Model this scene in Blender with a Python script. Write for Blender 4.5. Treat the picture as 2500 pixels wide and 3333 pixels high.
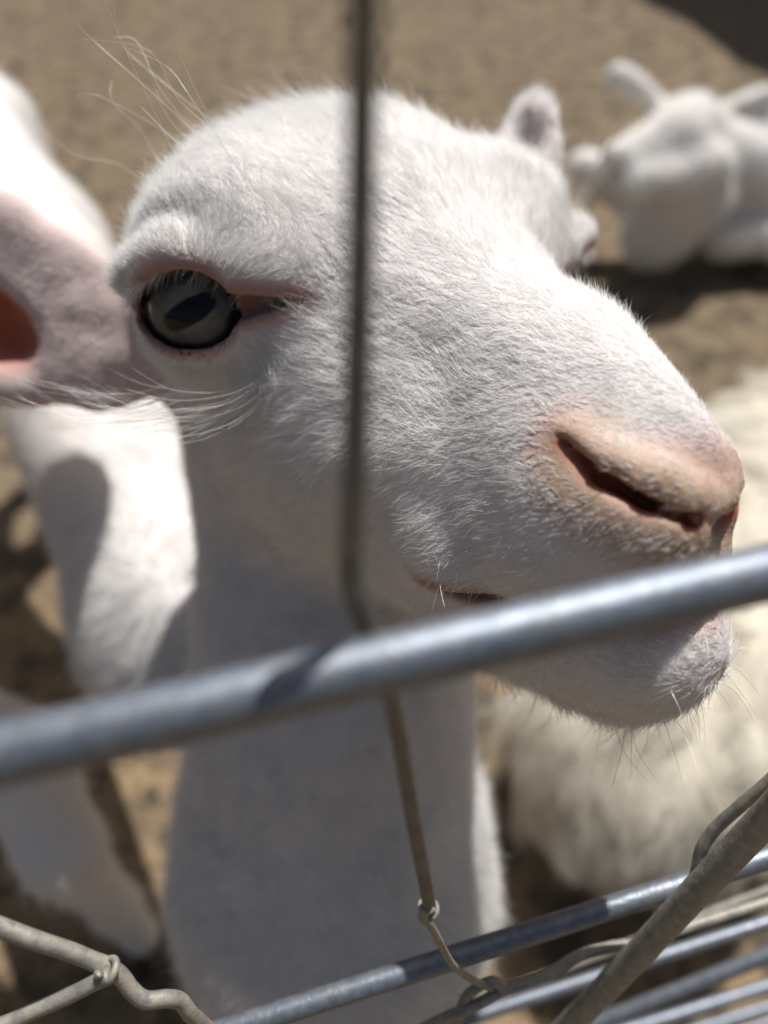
import bpy, math, random
import numpy as np
from mathutils import Matrix, Vector

# ------------------------------------------------------------------ clear
for o in list(bpy.data.objects):
    bpy.data.objects.remove(o)
scene = bpy.context.scene
COL = scene.collection

# ------------------------------------------------------------------ camera
CAM_H = 0.62
PITCH, ROLL = math.radians(46), math.radians(4)
_r0 = np.array([1.0, 0, 0]); _u0 = np.array([0, math.sin(PITCH), math.cos(PITCH)])
_b0 = np.array([0, -math.cos(PITCH), math.sin(PITCH)])
_r = _r0 * math.cos(ROLL) - _u0 * math.sin(ROLL)
_u = _u0 * math.cos(ROLL) + _r0 * math.sin(ROLL)
CAMR = np.stack([_r, _u, _b0], 1)              # camera axes as columns
CAMP = np.array([0, 0, CAM_H])
cd = bpy.data.cameras.new('camera'); cam = bpy.data.objects.new('camera', cd); COL.objects.link(cam)
cam.matrix_world = Matrix([[*CAMR[0], CAMP[0]], [*CAMR[1], CAMP[1]], [*CAMR[2], CAMP[2]], [0, 0, 0, 1]])
cd.sensor_fit = 'VERTICAL'; cd.sensor_height = 34.6; cd.lens = 26.0
cd.clip_start = 0.005; cd.clip_end = 200.0
cd.dof.use_dof = True; cd.dof.focus_distance = 0.162; cd.dof.aperture_fstop = 6.0
scene.camera = cam

# ------------------------------------------------------------------ light
SUN_CAM = np.array([0.19, 0.92, 0.34]); SUN_CAM /= np.linalg.norm(SUN_CAM)
SUN = CAMR @ SUN_CAM                            # direction towards the sun
sun_el = math.asin(SUN[2]); sun_az = math.atan2(SUN[0], SUN[1])
world = bpy.data.worlds.new('World'); scene.world = world; world.use_nodes = True
wn = world.node_tree; wn.nodes.clear()
sky = wn.nodes.new('ShaderNodeTexSky'); sky.sky_type = 'NISHITA'; sky.sun_disc = False
sky.dust_density = 3.5; sky.ozone_density = 0.4; sky.sun_elevation = sun_el; sky.sun_rotation = sun_az
bg = wn.nodes.new('ShaderNodeBackground'); bg.inputs['Strength'].default_value = 0.05
wo = wn.nodes.new('ShaderNodeOutputWorld')
wn.links.new(sky.outputs[0], bg.inputs[0]); wn.links.new(bg.outputs[0], wo.inputs[0])
sl = bpy.data.lights.new('sun', 'SUN'); sl.energy = 5.0; sl.angle = math.radians(0.53); sl.color = (1.0, 0.98, 0.955)
so = bpy.data.objects.new('sun', sl); COL.objects.link(so); so.location = (0, 0, 5)
so.rotation_euler = Vector(-SUN).to_track_quat('-Z', 'Y').to_euler()
scene.view_settings.view_transform = 'Standard'; scene.view_settings.look = 'None'
scene.view_settings.exposure = 0.18; scene.view_settings.gamma = 1.0
scene.view_settings.use_curve_mapping = False
scene.render.film_transparent = False
scene.cycles.max_bounces = 10; scene.cycles.transparent_max_bounces = 8
scene.cycles.use_denoising = True
scene.cycles_curves.shape = 'RIBBONS' if hasattr(scene, 'cycles_curves') else None

# ------------------------------------------------------------------ geometry helpers
FPX = 26 / 34.6 * 3333
def cam2w(p):                                   # camera-frame centimetres -> world metres
    return np.asarray(p, float) * 0.01 @ CAMR.T + CAMP
def pix(x, y, depth):                           # photograph pixel + depth (cm) -> camera-frame cm
    return np.array([(x - 1250) / FPX * depth, (1666.5 - y) / FPX * depth, -depth])
def pixw(x, y, depth): return cam2w(pix(x, y, depth))
UPC = CAMR.T @ np.array([0, 0, 1.0])            # world axes seen in the camera frame
FWC = CAMR.T @ np.array([0, 1.0, 0])
RTC = CAMR.T @ np.array([1.0, 0, 0])

rng = np.random.default_rng(7)
class Grid3:                                    # cheap smooth 3D value noise
    def __init__(s, seed, n=24): s.g = np.random.default_rng(seed).uniform(-1, 1, (n, n, n)).astype(np.float32); s.n = n
    def __call__(s, p):
        p = np.asarray(p, np.float32); i = np.floor(p).astype(int); f = p - i; f = f * f * (3 - 2 * f); n = s.n; out = 0
        for a in (0, 1):
            for b in (0, 1):
                for c in (0, 1):
                    w = (f[..., 0] if a else 1 - f[..., 0]) * (f[..., 1] if b else 1 - f[..., 1]) * (f[..., 2] if c else 1 - f[..., 2])
                    out = out + w * s.g[(i[..., 0] + a) % n, (i[..., 1] + b) % n, (i[..., 2] + c) % n]
        return out
NZ = [Grid3(k) for k in range(6)]

def norm(v): v = np.asarray(v, float); return v / (np.linalg.norm(v, axis=-1, keepdims=True) + 1e-12)
def smin(a, b, k):
    h = np.clip(0.5 + 0.5 * (b - a) / k, 0, 1); return b + (a - b) * h - k * h * (1 - h)
def sm(x, a, b): t = np.clip((x - a) / (b - a), 0, 1); return t * t * (3 - 2 * t)
def smax(a, b, k): return -smin(-a, -b, k)
def frame(x, up):                               # columns: x, y, z
    x = norm(x); up = np.asarray(up, float); z = norm(up - x * (up @ x)); return np.stack([x, np.cross(z, x), z], 1)
def ell(P, c, r, R=None):
    q = P - np.asarray(c, np.float32)
    if R is not None: q = q @ np.asarray(R, np.float32)
    r = np.asarray(r, np.float32); k0 = np.sqrt(((q / r) ** 2).sum(-1)); k1 = np.sqrt(((q / (r * r)) ** 2).sum(-1)) + 1e-9
    return k0 * (k0 - 1) / k1
def cone(P, a, b, ra, rb):                      # round cone
    a = np.asarray(a, np.float32); b = np.asarray(b, np.float32); ab = b - a
    t = np.clip(((P - a) @ ab) / (ab @ ab), 0, 1)
    return np.linalg.norm(P - a - t[..., None] * ab, axis=-1) - (ra + (rb - ra) * t)
def chain(P, pts, rad, k):
    d = None
    for i in range(len(pts) - 1):
        c = cone(P, pts[i], pts[i + 1], rad[i], rad[i + 1]); d = c if d is None else smin(d, c, k)
    return d

def surface_nets(fn, ax):                       # fn(P)->distance ; ax: three coordinate arrays (may be uneven)
    X, Y, Z = [np.asarray(a, np.float32) for a in ax]
    nx, ny, nz = len(X), len(Y), len(Z)
    D = np.empty((nx, ny, nz), np.float32)
    for i0 in range(0, nx, 24):
        G = np.stack(np.meshgrid(X[i0:i0 + 24], Y, Z, indexing='ij'), -1); D[i0:i0 + 24] = fn(G)
    S = D < 0
    def cs(A, a, b, c): return A[a:a + nx - 1, b:b + ny - 1, c:c + nz - 1]
    cnt = sum(cs(S, a, b, c).astype(np.int8) for a in (0, 1) for b in (0, 1) for c in (0, 1))
    act = (cnt > 0) & (cnt < 8); idx = -np.ones(act.shape, np.int64); I, J, K = np.nonzero(act); n = len(I)
    idx[I, J, K] = np.arange(n)
    acc = np.zeros((n, 3)); w = np.zeros(n)
    axs = (X, Y, Z); base = (I, J, K)
    def pt(o): return np.stack([axs[d][base[d] + o[d]] for d in range(3)], -1)
    for d in range(3):
        for o1 in (0, 1):
            for o2 in (0, 1):
                a = [0, 0, 0]; oth = [e for e in range(3) if e != d]; a[oth[0]] = o1; a[oth[1]] = o2; b = list(a); b[d] = 1
                da = D[I + a[0], J + a[1], K + a[2]]; db = D[I + b[0], J + b[1], K + b[2]]; m = (da < 0) != (db < 0)
                t = np.where(m, da / np.where(da == db, 1, da - db), 0)[:, None]
                acc += np.where(m[:, None], pt(a) * (1 - t) + pt(b) * t, 0); w += m
    V = acc / w[:, None]; F = []
    for d in range(3):
        e1, e2 = [(1, 2), (2, 0), (0, 1)][d]
        sl0 = [slice(None)] * 3; sl1 = [slice(None)] * 3; sl0[d] = slice(0, -1); sl1[d] = slice(1, None)
        for q in (e1, e2):
            sl0[q] = slice(1, -1); sl1[q] = slice(1, -1)
        A = S[tuple(sl0)]; B = S[tuple(sl1)]
        for flip in (0, 1):
            m = (A & ~B) if not flip else (~A & B)
            c = np.stack(np.nonzero(m), -1); c[:, e1] += 1; c[:, e2] += 1
            def g(o1, o2):
                q = c.copy(); q[:, e1] += o1; q[:, e2] += o2; return idx[q[:, 0], q[:, 1], q[:, 2]]
            quad = np.stack([g(-1, -1), g(0, -1), g(0, 0), g(-1, 0)], -1)
            F.append(quad[:, ::-1] if flip else quad)
    return V, np.concatenate(F)

def grad(fn, P, e=0.03):
    g = np.stack([fn(P + np.eye(3)[i] * e) - fn(P - np.eye(3)[i] * e) for i in range(3)], -1); return norm(g)

def quads_mesh(name, V, F, smooth=True):
    me = bpy.data.meshes.new(name); n, m = len(V), len(F)
    me.vertices.add(n); me.vertices.foreach_set('co', np.asarray(V, np.float32).ravel())
    k = F.shape[1]; me.loops.add(m * k); me.loops.foreach_set('vertex_index', F.astype(np.int32).ravel())
    me.polygons.add(m); me.polygons.foreach_set('loop_start', np.arange(0, m * k, k, dtype=np.int32))
    me.update(calc_edges=True); me.validate()
    me.polygons.foreach_set('use_smooth', np.ones(len(me.polygons), bool) if smooth else np.zeros(len(me.polygons), bool))
    return me
def vcol(me, name, arr):
    a = me.attributes.new(name, 'FLOAT', 'POINT'); a.data.foreach_set('value', np.asarray(arr, np.float32))

def link(name, data, parent=None, mat=None):
    o = bpy.data.objects.new(name, data); COL.objects.link(o)
    if parent is not None: o.parent = parent
    if mat is not None and data is not None: data.materials.append(mat)
    return o
def tag(o, label=None, cat=None, group=None, kind=None):
    for k, v in (('label', label), ('category', cat), ('group', group), ('kind', kind)):
        if v: o[k] = v
    return o
def empty(name, loc):
    o = bpy.data.objects.new(name, None); COL.objects.link(o); o.location = loc; o.empty_display_size = 0.05; return o

def hair_obj(name, roots, pts, rad, parent, mat, tip=0.15):
    """roots unused; pts (n,k,3) world metres, rad (n,) radius at the root"""
    n, k, _ = pts.shape
    hc = bpy.data.hair_curves.new(name); hc.add_curves([k] * n)
    hc.attributes['position'].data.foreach_set('vector', pts.astype(np.float32).ravel())
    prof = np.linspace(1, tip, k)[None] * np.asarray(rad)[:, None]
    at = hc.attributes.get('radius') or hc.attributes.new('radius', 'FLOAT', 'POINT')
    at.data.foreach_set('value', prof.astype(np.float32).ravel())
    at = hc.attributes.new('tone', 'FLOAT', 'CURVE'); at.data.foreach_set('value', rng.random(n).astype(np.float32))
    o = link(name, hc, parent, mat); return o

def sample_tris(V, F, n, wfn=None):
    T = np.concatenate([F[:, [0, 1, 2]], F[:, [0, 2, 3]]]); A = np.linalg.norm(np.cross(V[T[:, 1]] - V[T[:, 0]], V[T[:, 2]] - V[T[:, 0]]), axis=1)
    if wfn is not None: A = A * wfn(V[T].mean(1))
    p = A / A.sum(); t = rng.choice(len(T), n, p=p); a = rng.random((n, 1)); b = rng.random((n, 1)); s = a + b > 1
    a = np.where(s, 1 - a, a); b = np.where(s, 1 - b, b); v = V[T[t]]
    return v[:, 0] + a * (v[:, 1] - v[:, 0]) + b * (v[:, 2] - v[:, 0])

def tube_mesh(name, P, rad, seg=12, caps=True):
    P = np.asarray(P, float); n = len(P); rad = np.broadcast_to(np.asarray(rad, float), (n,))
    T = np.gradient(P, axis=0); T = norm(T); ref = np.array([0.123, 0.31, 0.94]); ref = ref / np.linalg.norm(ref)
    N = norm(np.cross(T[0], ref)); V = []
    for i in range(n):
        N = norm(N - T[i] * (N @ T[i])); B = np.cross(T[i], N)
        a = np.linspace(0, 2 * np.pi, seg, endpoint=False)[:, None]; V.append(P[i] + rad[i] * (np.cos(a) * N + np.sin(a) * B))
    V = np.concatenate(V); F = []
    for i in range(n - 1):
        for j in range(seg):
            k = (j + 1) % seg; F.append((i * seg + j, i * seg + k, (i + 1) * seg + k, (i + 1) * seg + j))
    if caps:
        V = np.concatenate([V, P[:1], P[-1:]]); c0, c1 = n * seg, n * seg + 1
        fs = [tuple(f) for f in F] + [(c0, (j + 1) % seg, j) for j in range(seg)] + [(c1, (n - 1) * seg + j, (n - 1) * seg + (j + 1) % seg) for j in range(seg)]
    else: fs = F
    me = bpy.data.meshes.new(name); me.from_pydata(V.tolist(), [], fs); me.update()
    me.polygons.foreach_set('use_smooth', np.ones(len(me.polygons), bool)); return me
def spline(ctrl, n=60):                         # Catmull-Rom through control points
    C = np.asarray(ctrl, float); C = np.concatenate([[2 * C[0] - C[1]], C, [2 * C[-1] - C[-2]]]); m = len(C) - 3
    t = np.linspace(0, m - 1e-6, n); i = t.astype(int); f = (t - i)[:, None]
    p0, p1, p2, p3 = C[i], C[i + 1], C[i + 2], C[i + 3]
    return 0.5 * (2 * p1 + (p2 - p0) * f + (2 * p0 - 5 * p1 + 4 * p2 - p3) * f ** 2 + (3 * p1 - p0 - 3 * p2 + p3) * f ** 3)

# ------------------------------------------------------------------ materials
def new_mat(name):
    m = bpy.data.materials.new(name); m.use_nodes = True; nt = m.node_tree; nt.nodes.clear()
    out = nt.nodes.new('ShaderNodeOutputMaterial'); return m, nt, out
def N(nt, t, **kw):
    n = nt.nodes.new(t)
    for k, v in kw.items():
        if k.startswith('i_'):
            n.inputs[k[2:].replace('_', ' ')].default_value = v
        else: setattr(n, k, v)
    return n
def mixc(nt, fac, a, b, bt='MIX'):
    n = nt.nodes.new('ShaderNodeMix'); n.data_type = 'RGBA'; n.blend_type = bt
    for i, v in ((0, fac), (6, a), (7, b)):
        s = n.inputs[i]
        if isinstance(v, bpy.types.NodeSocket): nt.links.new(v, s)
        elif i == 0: s.default_value = v
        else: s.default_value = (*v, 1) if len(v) == 3 else v
    return n.outputs[2]
def ramp(nt, src, stops):
    r = nt.nodes.new('ShaderNodeValToRGB'); e = r.color_ramp.elements
    while len(e) < len(stops): e.new(0.5)
    for x, (p, c) in zip(e, stops): x.position = p; x.color = (*c, 1) if len(c) == 3 else (c[0],) * 3 + (1,)
    nt.links.new(src, r.inputs[0]); return r.outputs[0]
def noise(nt, scale, detail=4, rough=0.6, coord=None):
    n = N(nt, 'ShaderNodeTexNoise'); n.inputs['Scale'].default_value = scale; n.inputs['Detail'].default_value = detail; n.inputs['Roughness'].default_value = rough
    if coord is not None: nt.links.new(coord, n.inputs['Vector'])
    return n.outputs['Fac']
def objco(nt): return N(nt, 'ShaderNodeTexCoord').outputs['Object']

def fur_mat(name, col, dark, transl=0.35, gloss=0.12, dirt=None):
    m, nt, out = new_mat(name)
    at = N(nt, 'ShaderNodeAttribute', attribute_name='tone'); c = mixc(nt, at.outputs['Fac'], dark, col)
    d = N(nt, 'ShaderNodeBsdfDiffuse'); t = N(nt, 'ShaderNodeBsdfTranslucent'); g = N(nt, 'ShaderNodeBsdfGlossy'); g.inputs['Roughness'].default_value = 0.35
    g.inputs['Color'].default_value = (0.9, 0.9, 0.92, 1)
    nt.links.new(c, d.inputs[0]); nt.links.new(c, t.inputs[0])
    a = N(nt, 'ShaderNodeMixShader'); a.inputs[0].default_value = transl; nt.links.new(d.outputs[0], a.inputs[1]); nt.links.new(t.outputs[0], a.inputs[2])
    b = N(nt, 'ShaderNodeMixShader'); b.inputs[0].default_value = gloss; nt.links.new(a.outputs[0], b.inputs[1]); nt.links.new(g.outputs[0], b.inputs[2])
    nt.links.new(b.outputs[0], out.inputs[0]); return m

FUR = fur_mat('white_fur', (0.92, 0.91, 0.885), (0.79, 0.775, 0.75))
FUR_BG = fur_mat('white_coat_hair', (0.90, 0.89, 0.86), (0.76, 0.74, 0.70), 0.12, 0.08)
FUR_CREAM = fur_mat('cream_fur', (0.92, 0.89, 0.81), (0.72, 0.67, 0.56))
WHISK = fur_mat('whisker_hair', (0.92, 0.90, 0.86), (0.85, 0.80, 0.72), 0.3, 0.3)

def skin_mat():
    m, nt, out = new_mat('goat_skin')
    def A(n): return N(nt, 'ShaderNodeAttribute', attribute_name=n).outputs['Fac']
    co = objco(nt); n1 = noise(nt, 180, 5, 0.65, co); n2 = noise(nt, 700, 3, 0.6, co)
    base = mixc(nt, n1, (0.62, 0.575, 0.555), (0.72, 0.68, 0.66))
    pink = mixc(nt, n1, (0.50, 0.31, 0.27), (0.60, 0.41, 0.37))
    c = mixc(nt, A('pink'), base, pink)
    dirtf = N(nt, 'ShaderNodeMath', operation='MULTIPLY'); nt.links.new(A('dirt'), dirtf.inputs[0])
    nt.links.new(ramp(nt, n1, [(0.25, (0.35,)), (0.55, (1.0,))]), dirtf.inputs[1])
    c = mixc(nt, dirtf.outputs[0], c, mixc(nt, n2, (0.27, 0.19, 0.12), (0.52, 0.40, 0.27)))
    c = mixc(nt, A('ear'), c, (0.36, 0.085, 0.040))  # inner red of ear hollow and nostril; the ear's sun glow is painted in
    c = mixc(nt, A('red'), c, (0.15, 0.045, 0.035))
    b = N(nt, 'ShaderNodeBsdfPrincipled'); nt.links.new(c, b.inputs['Base Color'])
    b.inputs['Subsurface Weight'].default_value = 0.25; b.inputs['Subsurface Radius'].default_value = (0.9, 0.35, 0.25); b.inputs['Subsurface Scale'].default_value = 0.0035
    wet = N(nt, 'ShaderNodeMapRange'); nt.links.new(A('wet'), wet.inputs[0]); wet.inputs[3].default_value = 0.80; wet.inputs[4].default_value = 0.22
    b.inputs['Specular IOR Level'].default_value = 0.35
    nt.links.new(wet.outputs[0], b.inputs['Roughness'])
    bp = N(nt, 'ShaderNodeBump'); bp.inputs['Strength'].default_value = 0.35; bp.inputs['Distance'].default_value = 0.0008
    nt.links.new(n2, bp.inputs['Height']); nt.links.new(bp.outputs[0], b.inputs['Normal'])
    nt.links.new(b.outputs[0], out.inputs[0]); return m
SKIN = skin_mat()

# ------------------------------------------------------------------ the near goat (head frame in cm: x to the nose, y to its left, z up)
HM = np.array([[0.5271, 0.8491, 0.034], [-0.4269, 0.23, 0.8746], [0.7348, -0.4755, 0.4837]])
HT = np.array([0.22, 7.607, -21.617])
def h2c(p): return np.asarray(p, float) @ HM.T + HT
def c2h(c): return (np.asarray(c, float) - HT) @ HM
def h2w(p): return cam2w(h2c(p))
def dc2h(d): return np.asarray(d, float) @ HM
MIR = np.array([1, -1, 1.0])

EYE_R = 1.62
EYES = {}
for s in (-1, 1):
    e = norm([0.70, 0.70 * s, 0.14]); c = np.array([-0.40, 5.36 * s, -1.35]) if s < 0 else np.array([-0.15, 5.6, -1.65])
    hz = np.array([0.9, -0.35 * s, -0.05]); hz = norm(hz - e * (hz @ e)); vt = np.cross(hz, e) * (1 if s < 0 else -1)
    if vt[2] < 0: vt = -vt
    a = math.radians(16); hz, vt = hz * math.cos(a) + vt * math.sin(a), vt * math.cos(a) - hz * math.sin(a)
    EYES[s] = (c, e, hz, vt)

def almond(h, v):                               # signed shape of the lid opening (cm), h towards the nose
    top = 0.90 * np.clip(1 - ((h + 0.05) / 1.42) ** 2, 0, 1) ** 0.75 + 0.30 * np.clip(1 - np.abs(h - 1.55) / 1.65, 0, 1)
    bot = 0.88 * np.clip(1 - ((h + 0.05) / 1.42) ** 2, 0, 1) ** 0.8 + 0.26 * np.clip(1 - np.abs(h - 1.55) / 1.65, 0, 1)
    return np.maximum(v - top, -v - bot)

NOS = None
EAR_N = [c2h(pix(520, 1200, 24.0)), c2h(pix(-430, 800, 25.5))]      # near ear: root, tip
EAR_F = [c2h(pix(1670, 720, 27.5)), c2h(pix(1745, 335, 28.5))]      # far ear
CHEST = c2h(pix(1085, 2830, 30.5)); NECK0 = np.array([-5.2, 0, -3.5]); NECK1 = c2h(pix(1085, 2200, 28.5))
BODY = [CHEST + dc2h(FWC) * 7 + dc2h(RTC) * 0.5, c2h(pix(595, 2020, 40)), c2h(pix(85, 830, 58)), c2h(pix(-200, 400, 65))]
UPH, FWH, RTH = dc2h(UPC), dc2h(FWC), dc2h(RTC)

def ear_parts(P, root, tip, face, width, hollow0, hollow1):
    ax = tip - root; L = np.linalg.norm(ax); R = frame(ax, face); mid = (root + tip) / 2
    q = (P - mid.astype(np.float32)) @ R.astype(np.float32)           # x along, z = face normal
    bend = q[..., 2] - 0.045 * q[..., 1] ** 2 + 0.25                  # cupped across its width
    qq = np.stack([q[..., 0], q[..., 1], bend], -1)
    t = q[..., 0] / L + 0.5
    w = width * (0.62 + 0.5 * np.clip(t, 0, 1) - 0.25 * np.clip(t, 0, 1) ** 2)
    body = ell(qq, (0, 0, 0), (L * 0.56, 1.0, 0.95)) if False else None
    r = np.stack([q[..., 0] / (L * 0.56), q[..., 1] / w, bend / 0.85], -1)
    k0 = np.sqrt((r ** 2).sum(-1)); body = (k0 - 1) * 0.8
    hc = (hollow0 + hollow1) / 2 * L - L / 2; hl = (hollow1 - hollow0) / 2 * L
    big = width > 2
    r2 = np.stack([(q[..., 0] - hc) / hl, (q[..., 1] - (0.34 * w if big else 0)) / (w * (0.52 if big else 0.68)), (bend - 0.95) / (1.22 if big else 1.3)], -1)
    hol = (np.sqrt((r2 ** 2).sum(-1)) - 1) * 0.75
    return body, hol

def goat_sdf(P, plain=False):
    Q = P.copy(); Q[..., 1] = np.where(P[..., 1] > 0, 1 + 1.15 * sm(P[..., 0], 7.2, 10.3), 1.0) * np.abs(P[..., 1])   # head is symmetric but for a slight twist of the nose
    d = ell(Q, (-3.2, 0, -1.7), (5.4, 5.8, 4.95))                                          # cranium
    d = smin(d, ell(Q, (-0.8, 0, -1.2), (4.2, 5.0, 3.5)), 2.0)                            # forehead
    d = smin(d, ell(Q, (-1.2, 4.4, -0.6), (3.2, 2.2, 2.8)), 1.6)                          # orbit
    d = smin(d, cone(Q, (0.5, 0, -3.4), (9.0, 0, -3.2), 3.8, 1.95), 2.2)
    d = smin(d, cone(Q, (1.5, 0, -1.75), (8.2, 0, -2.15), 2.8, 1.95), 1.2)                  # nose bridge                  # upper muzzle
    d = smin(d, cone(Q, (2.0, 1.5, -4.4), (9.0, 0.9, -4.5), 3.0, 1.9), 1.5)
    d = smin(d, ell(Q, (0.2, 3.2, -5.0), (3.6, 2.0, 3.0)), 1.8)                           # cheek
    d = smin(d, cone(Q, (-2.5, 0.9, -6.2), (7.4, 0.2, -7.3), 3.3, 2.25), 1.6)             # jaw
    d = smin(d, ell(Q, (9.3, 0, -2.55), (2.1, 1.3, 1.75)), 0.7)                           # nose
    d = smin(d, ell(Q, (9.2, 1.2, -4.5), (2.3, 1.75, 1.4)), 0.8)                          # upper lip
    d = smin(d, ell(Q, (6.9, 2.75, -5.4), (1.7, 1.0, 1.1)), 0.8)                          # cheek pad before the mouth corner
    d = smin(d, ell(Q, (9.4, 0, -7.0), (2.9, 2.15, 1.85)), 0.9)                           # chin
    d = smin(d, ell(Q, (10.25, 1.3, -3.05), (1.95, 1.35, 1.2)), 0.7)
    d = smin(d, ell(Q, (10.2, 0, -3.1), (1.45, 1.2, 1.0)), 0.6)
    d = smin(d, ell(Q, (8.5, 1.25, -3.2), (2.3, 1.3, 1.7)), 0.8)
    d = smin(d, ell(Q, (9.9, 1.35, -4.0), (1.9, 1.25, 1.1)), 0.7)
    d = smin(d, ell(Q, (10.7, 0.2, -4.35), (1.5, 1.6, 1.05)), 0.6)
    d = smin(d, ell(Q, (10.9, 0.1, -6.15), (1.75, 1.9, 1.3)), 0.8)                         # lower lip
    d = smax(d, np.where(P[..., 2] > -9, 0.5 * P[..., 0] + 0.866 * P[..., 1] - 6.38 - 0.50 * sm(-P[..., 2], 3.0, 5.2), -9.0), 0.45)   # blunt end of the muzzle
    if plain: return d
    # nose wing over the nostril
    W = Q.copy(); W[..., 1] *= -1
    d = smin(d, chain(W, WING, (0.20, 0.34, 0.40, 0.36, 0.22), 0.3) + 3.0 * sm(P[..., 1], 0.1, 0.9), 0.4)
    # mouth: a thin curved gap
    zm = -6.15 + 0.23 * np.clip(P[..., 0] - 7.1, 0, 9) - 0.35 * np.exp(-((P[..., 0] - 7.2) / 1.2) ** 2)
    slit = np.maximum(np.abs(P[..., 2] - zm) - 0.07, 7.2 - P[..., 0])
    slit = smax(slit, -(d + 0.9), 0.1)
    d = smax(d, -slit, 0.35)
    # nostrils
    ns = chain(W, NOS, (0.05, 0.08, 0.14, 0.19, 0.14), 0.12)
    ns = smin(ns, chain(W, CAV, (0.05, 0.12, 0.26, 0.26), 0.2), 0.15)
    d = smax(d, -ns, 0.14)
    # throat, neck, chest, body, legs
    nk = cone(P, NECK0, NECK1, 4.6, 4.2)
    nk = smin(nk, cone(P, NECK1, CHEST, 4.3, 6.35), 3.0)
    d = smin(d, nk, 2.2)
    d = smin(d, chain(P, BODY, (4.8, 4.7, 5.4, 5.6), 3.0), 1.5)
    for top in (CHEST + FWH * 3 + RTH * 3.4, CHEST + FWH * 4 - RTH * 4.0):
        d = smin(d, chain(P, [top - UPH * 2, top - UPH * 15, top - UPH * 28.5], (3.0, 1.6, 1.5), 0.8), 1.2)
    for sgn in (-1, 1):
        top = BODY[3] + RTH * 3.5 * sgn
        d = smin(d, chain(P, [top - UPH * 1, top - UPH * 14 + RTH * 2, top - UPH * 20 - FWH * -3, top - UPH * 34 + FWH * 2], (4.5, 2.4, 1.6, 1.4), 0.8), 1.5)
    # ears
    for root, tip, face, wd, h0, h1 in ((EAR_N[0], EAR_N[1], dc2h(norm([0.22, -0.30, 0.95])), 3.9, 0.36, 0.97), (EAR_F[0], EAR_F[1], dc2h(norm([-0.15, -0.1, 1.0])), 1.35, 0.3, 0.93)):
        b, h = ear_parts(P, root, tip, face, wd, h0, h1)
        d = smin(d, b, 0.9); d = smax(d, -h, 0.25)
    # eyes: lids round the ball, then the almond opening
    for s in (-1, 1):
        c, e, hz, vt = EYES[s]; q = P - c.astype(np.float32); x, h, v = q @ e.astype(np.float32), q @ hz.astype(np.float32), q @ vt.astype(np.float32)
        ball = np.sqrt(x * x + h * h + v * v)
        d = smin(d, np.maximum(ball - (EYE_R + 0.26), -(x + 0.4)), 0.5)
        brow = chain(P, [c + e * 0.95 - hz * 1.35 + vt * 0.85, c + e * 1.32 + vt * 1.33 - hz * 0.15, c + e * 0.95 + hz * 1.5 + vt * 0.95], (0.50, 0.62, 0.45), 0.3)
        d = smin(d, brow, 0.5)
        al = np.maximum(almond(h, v), 0.05 - x)
        al = np.maximum(al, ball - 3.4)
        duct = np.maximum(al, -(d + 0.45) + np.where(h < 1.25, -9, 0))
        d = smax(d, -duct, 0.10)
        d = np.maximum(d, -(ball - EYE_R))
    # gentle unevenness of muscle and bone
    d = d - 0.10 * NZ[0](P * 0.55) - 0.04 * NZ[1](P * 1.3)
    return d

def face_hit(x, y):                                 # first point of the plain face along a line of sight (reading of the 1659-wide photograph)
    q = pix(x * 2500 / 1659, y * 2500 / 1659, 1.0); t = 10.0
    for _ in range(80): t += 0.7 * float(goat_sdf(c2h(q * t)[None].astype(np.float32), True)[0])
    return c2h(q * t)
NOS = np.array([face_hit(*p) for p in ((1215, 955), (1285, 1028), (1390, 1085), (1490, 1122), (1555, 1130))])
_nn = grad(lambda P: goat_sdf(P, True), NOS.astype(np.float32), 0.1)
_tg = norm(np.gradient(NOS, axis=0)); _up = np.cross(_nn, _tg); _up = _up * np.sign(_up[:, 2:3])
WING = NOS + _up * np.array([0.25, 0.40, 0.48, 0.46, 0.30])[:, None] - _nn * 0.12
NOS = NOS - _nn * 0.02; CAV = NOS[:4] - _nn[:4] * np.array([0.05, 0.25, 0.5, 0.5])[:, None] + _up[:4] * 0.12

def axis_pts(lo, flo, fhi, hi, h, H):
    mid = np.arange(flo, fhi, h); a = []; x = flo; st = h
    while x > lo: st = min(st * 1.25, H); x -= st; a.append(x)
    b = []; x = mid[-1]; st = h
    while x < hi: st = min(st * 1.25, H); x += st; b.append(x)
    return np.array(a[::-1] + list(mid) + b)

allp = np.array([CHEST - UPH * 34, CHEST - UPH * 32 + RTH * 10, BODY[3] - UPH * 38 - RTH * 8, BODY[3] + FWH * 10 - UPH * 36, BODY[3] + UPH * 8, EAR_N[1] * 1.1, EAR_F[1] * 1.1])
lo = allp.min(0) - 4; hi = allp.max(0) + 4
hh = 0.15
AX = [axis_pts(min(lo[0], -12), -8.5, 13.6, max(hi[0], 14), hh, 1.6), axis_pts(min(lo[1], -16), -7.6, 7.2, max(hi[1], 12), hh, 1.6), axis_pts(min(lo[2], -16), -10.6, 4.6, max(hi[2], 12), hh, 1.6)]
GV, GF = surface_nets(goat_sdf, AX)
for _ in range(1):                                  # settle the vertices on the surface
    dd = goat_sdf(GV.astype(np.float32)); g = grad(goat_sdf, GV.astype(np.float32), 0.05)
    GV = GV - np.clip(dd, -0.08, 0.08)[:, None] * g * 0.9

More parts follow.
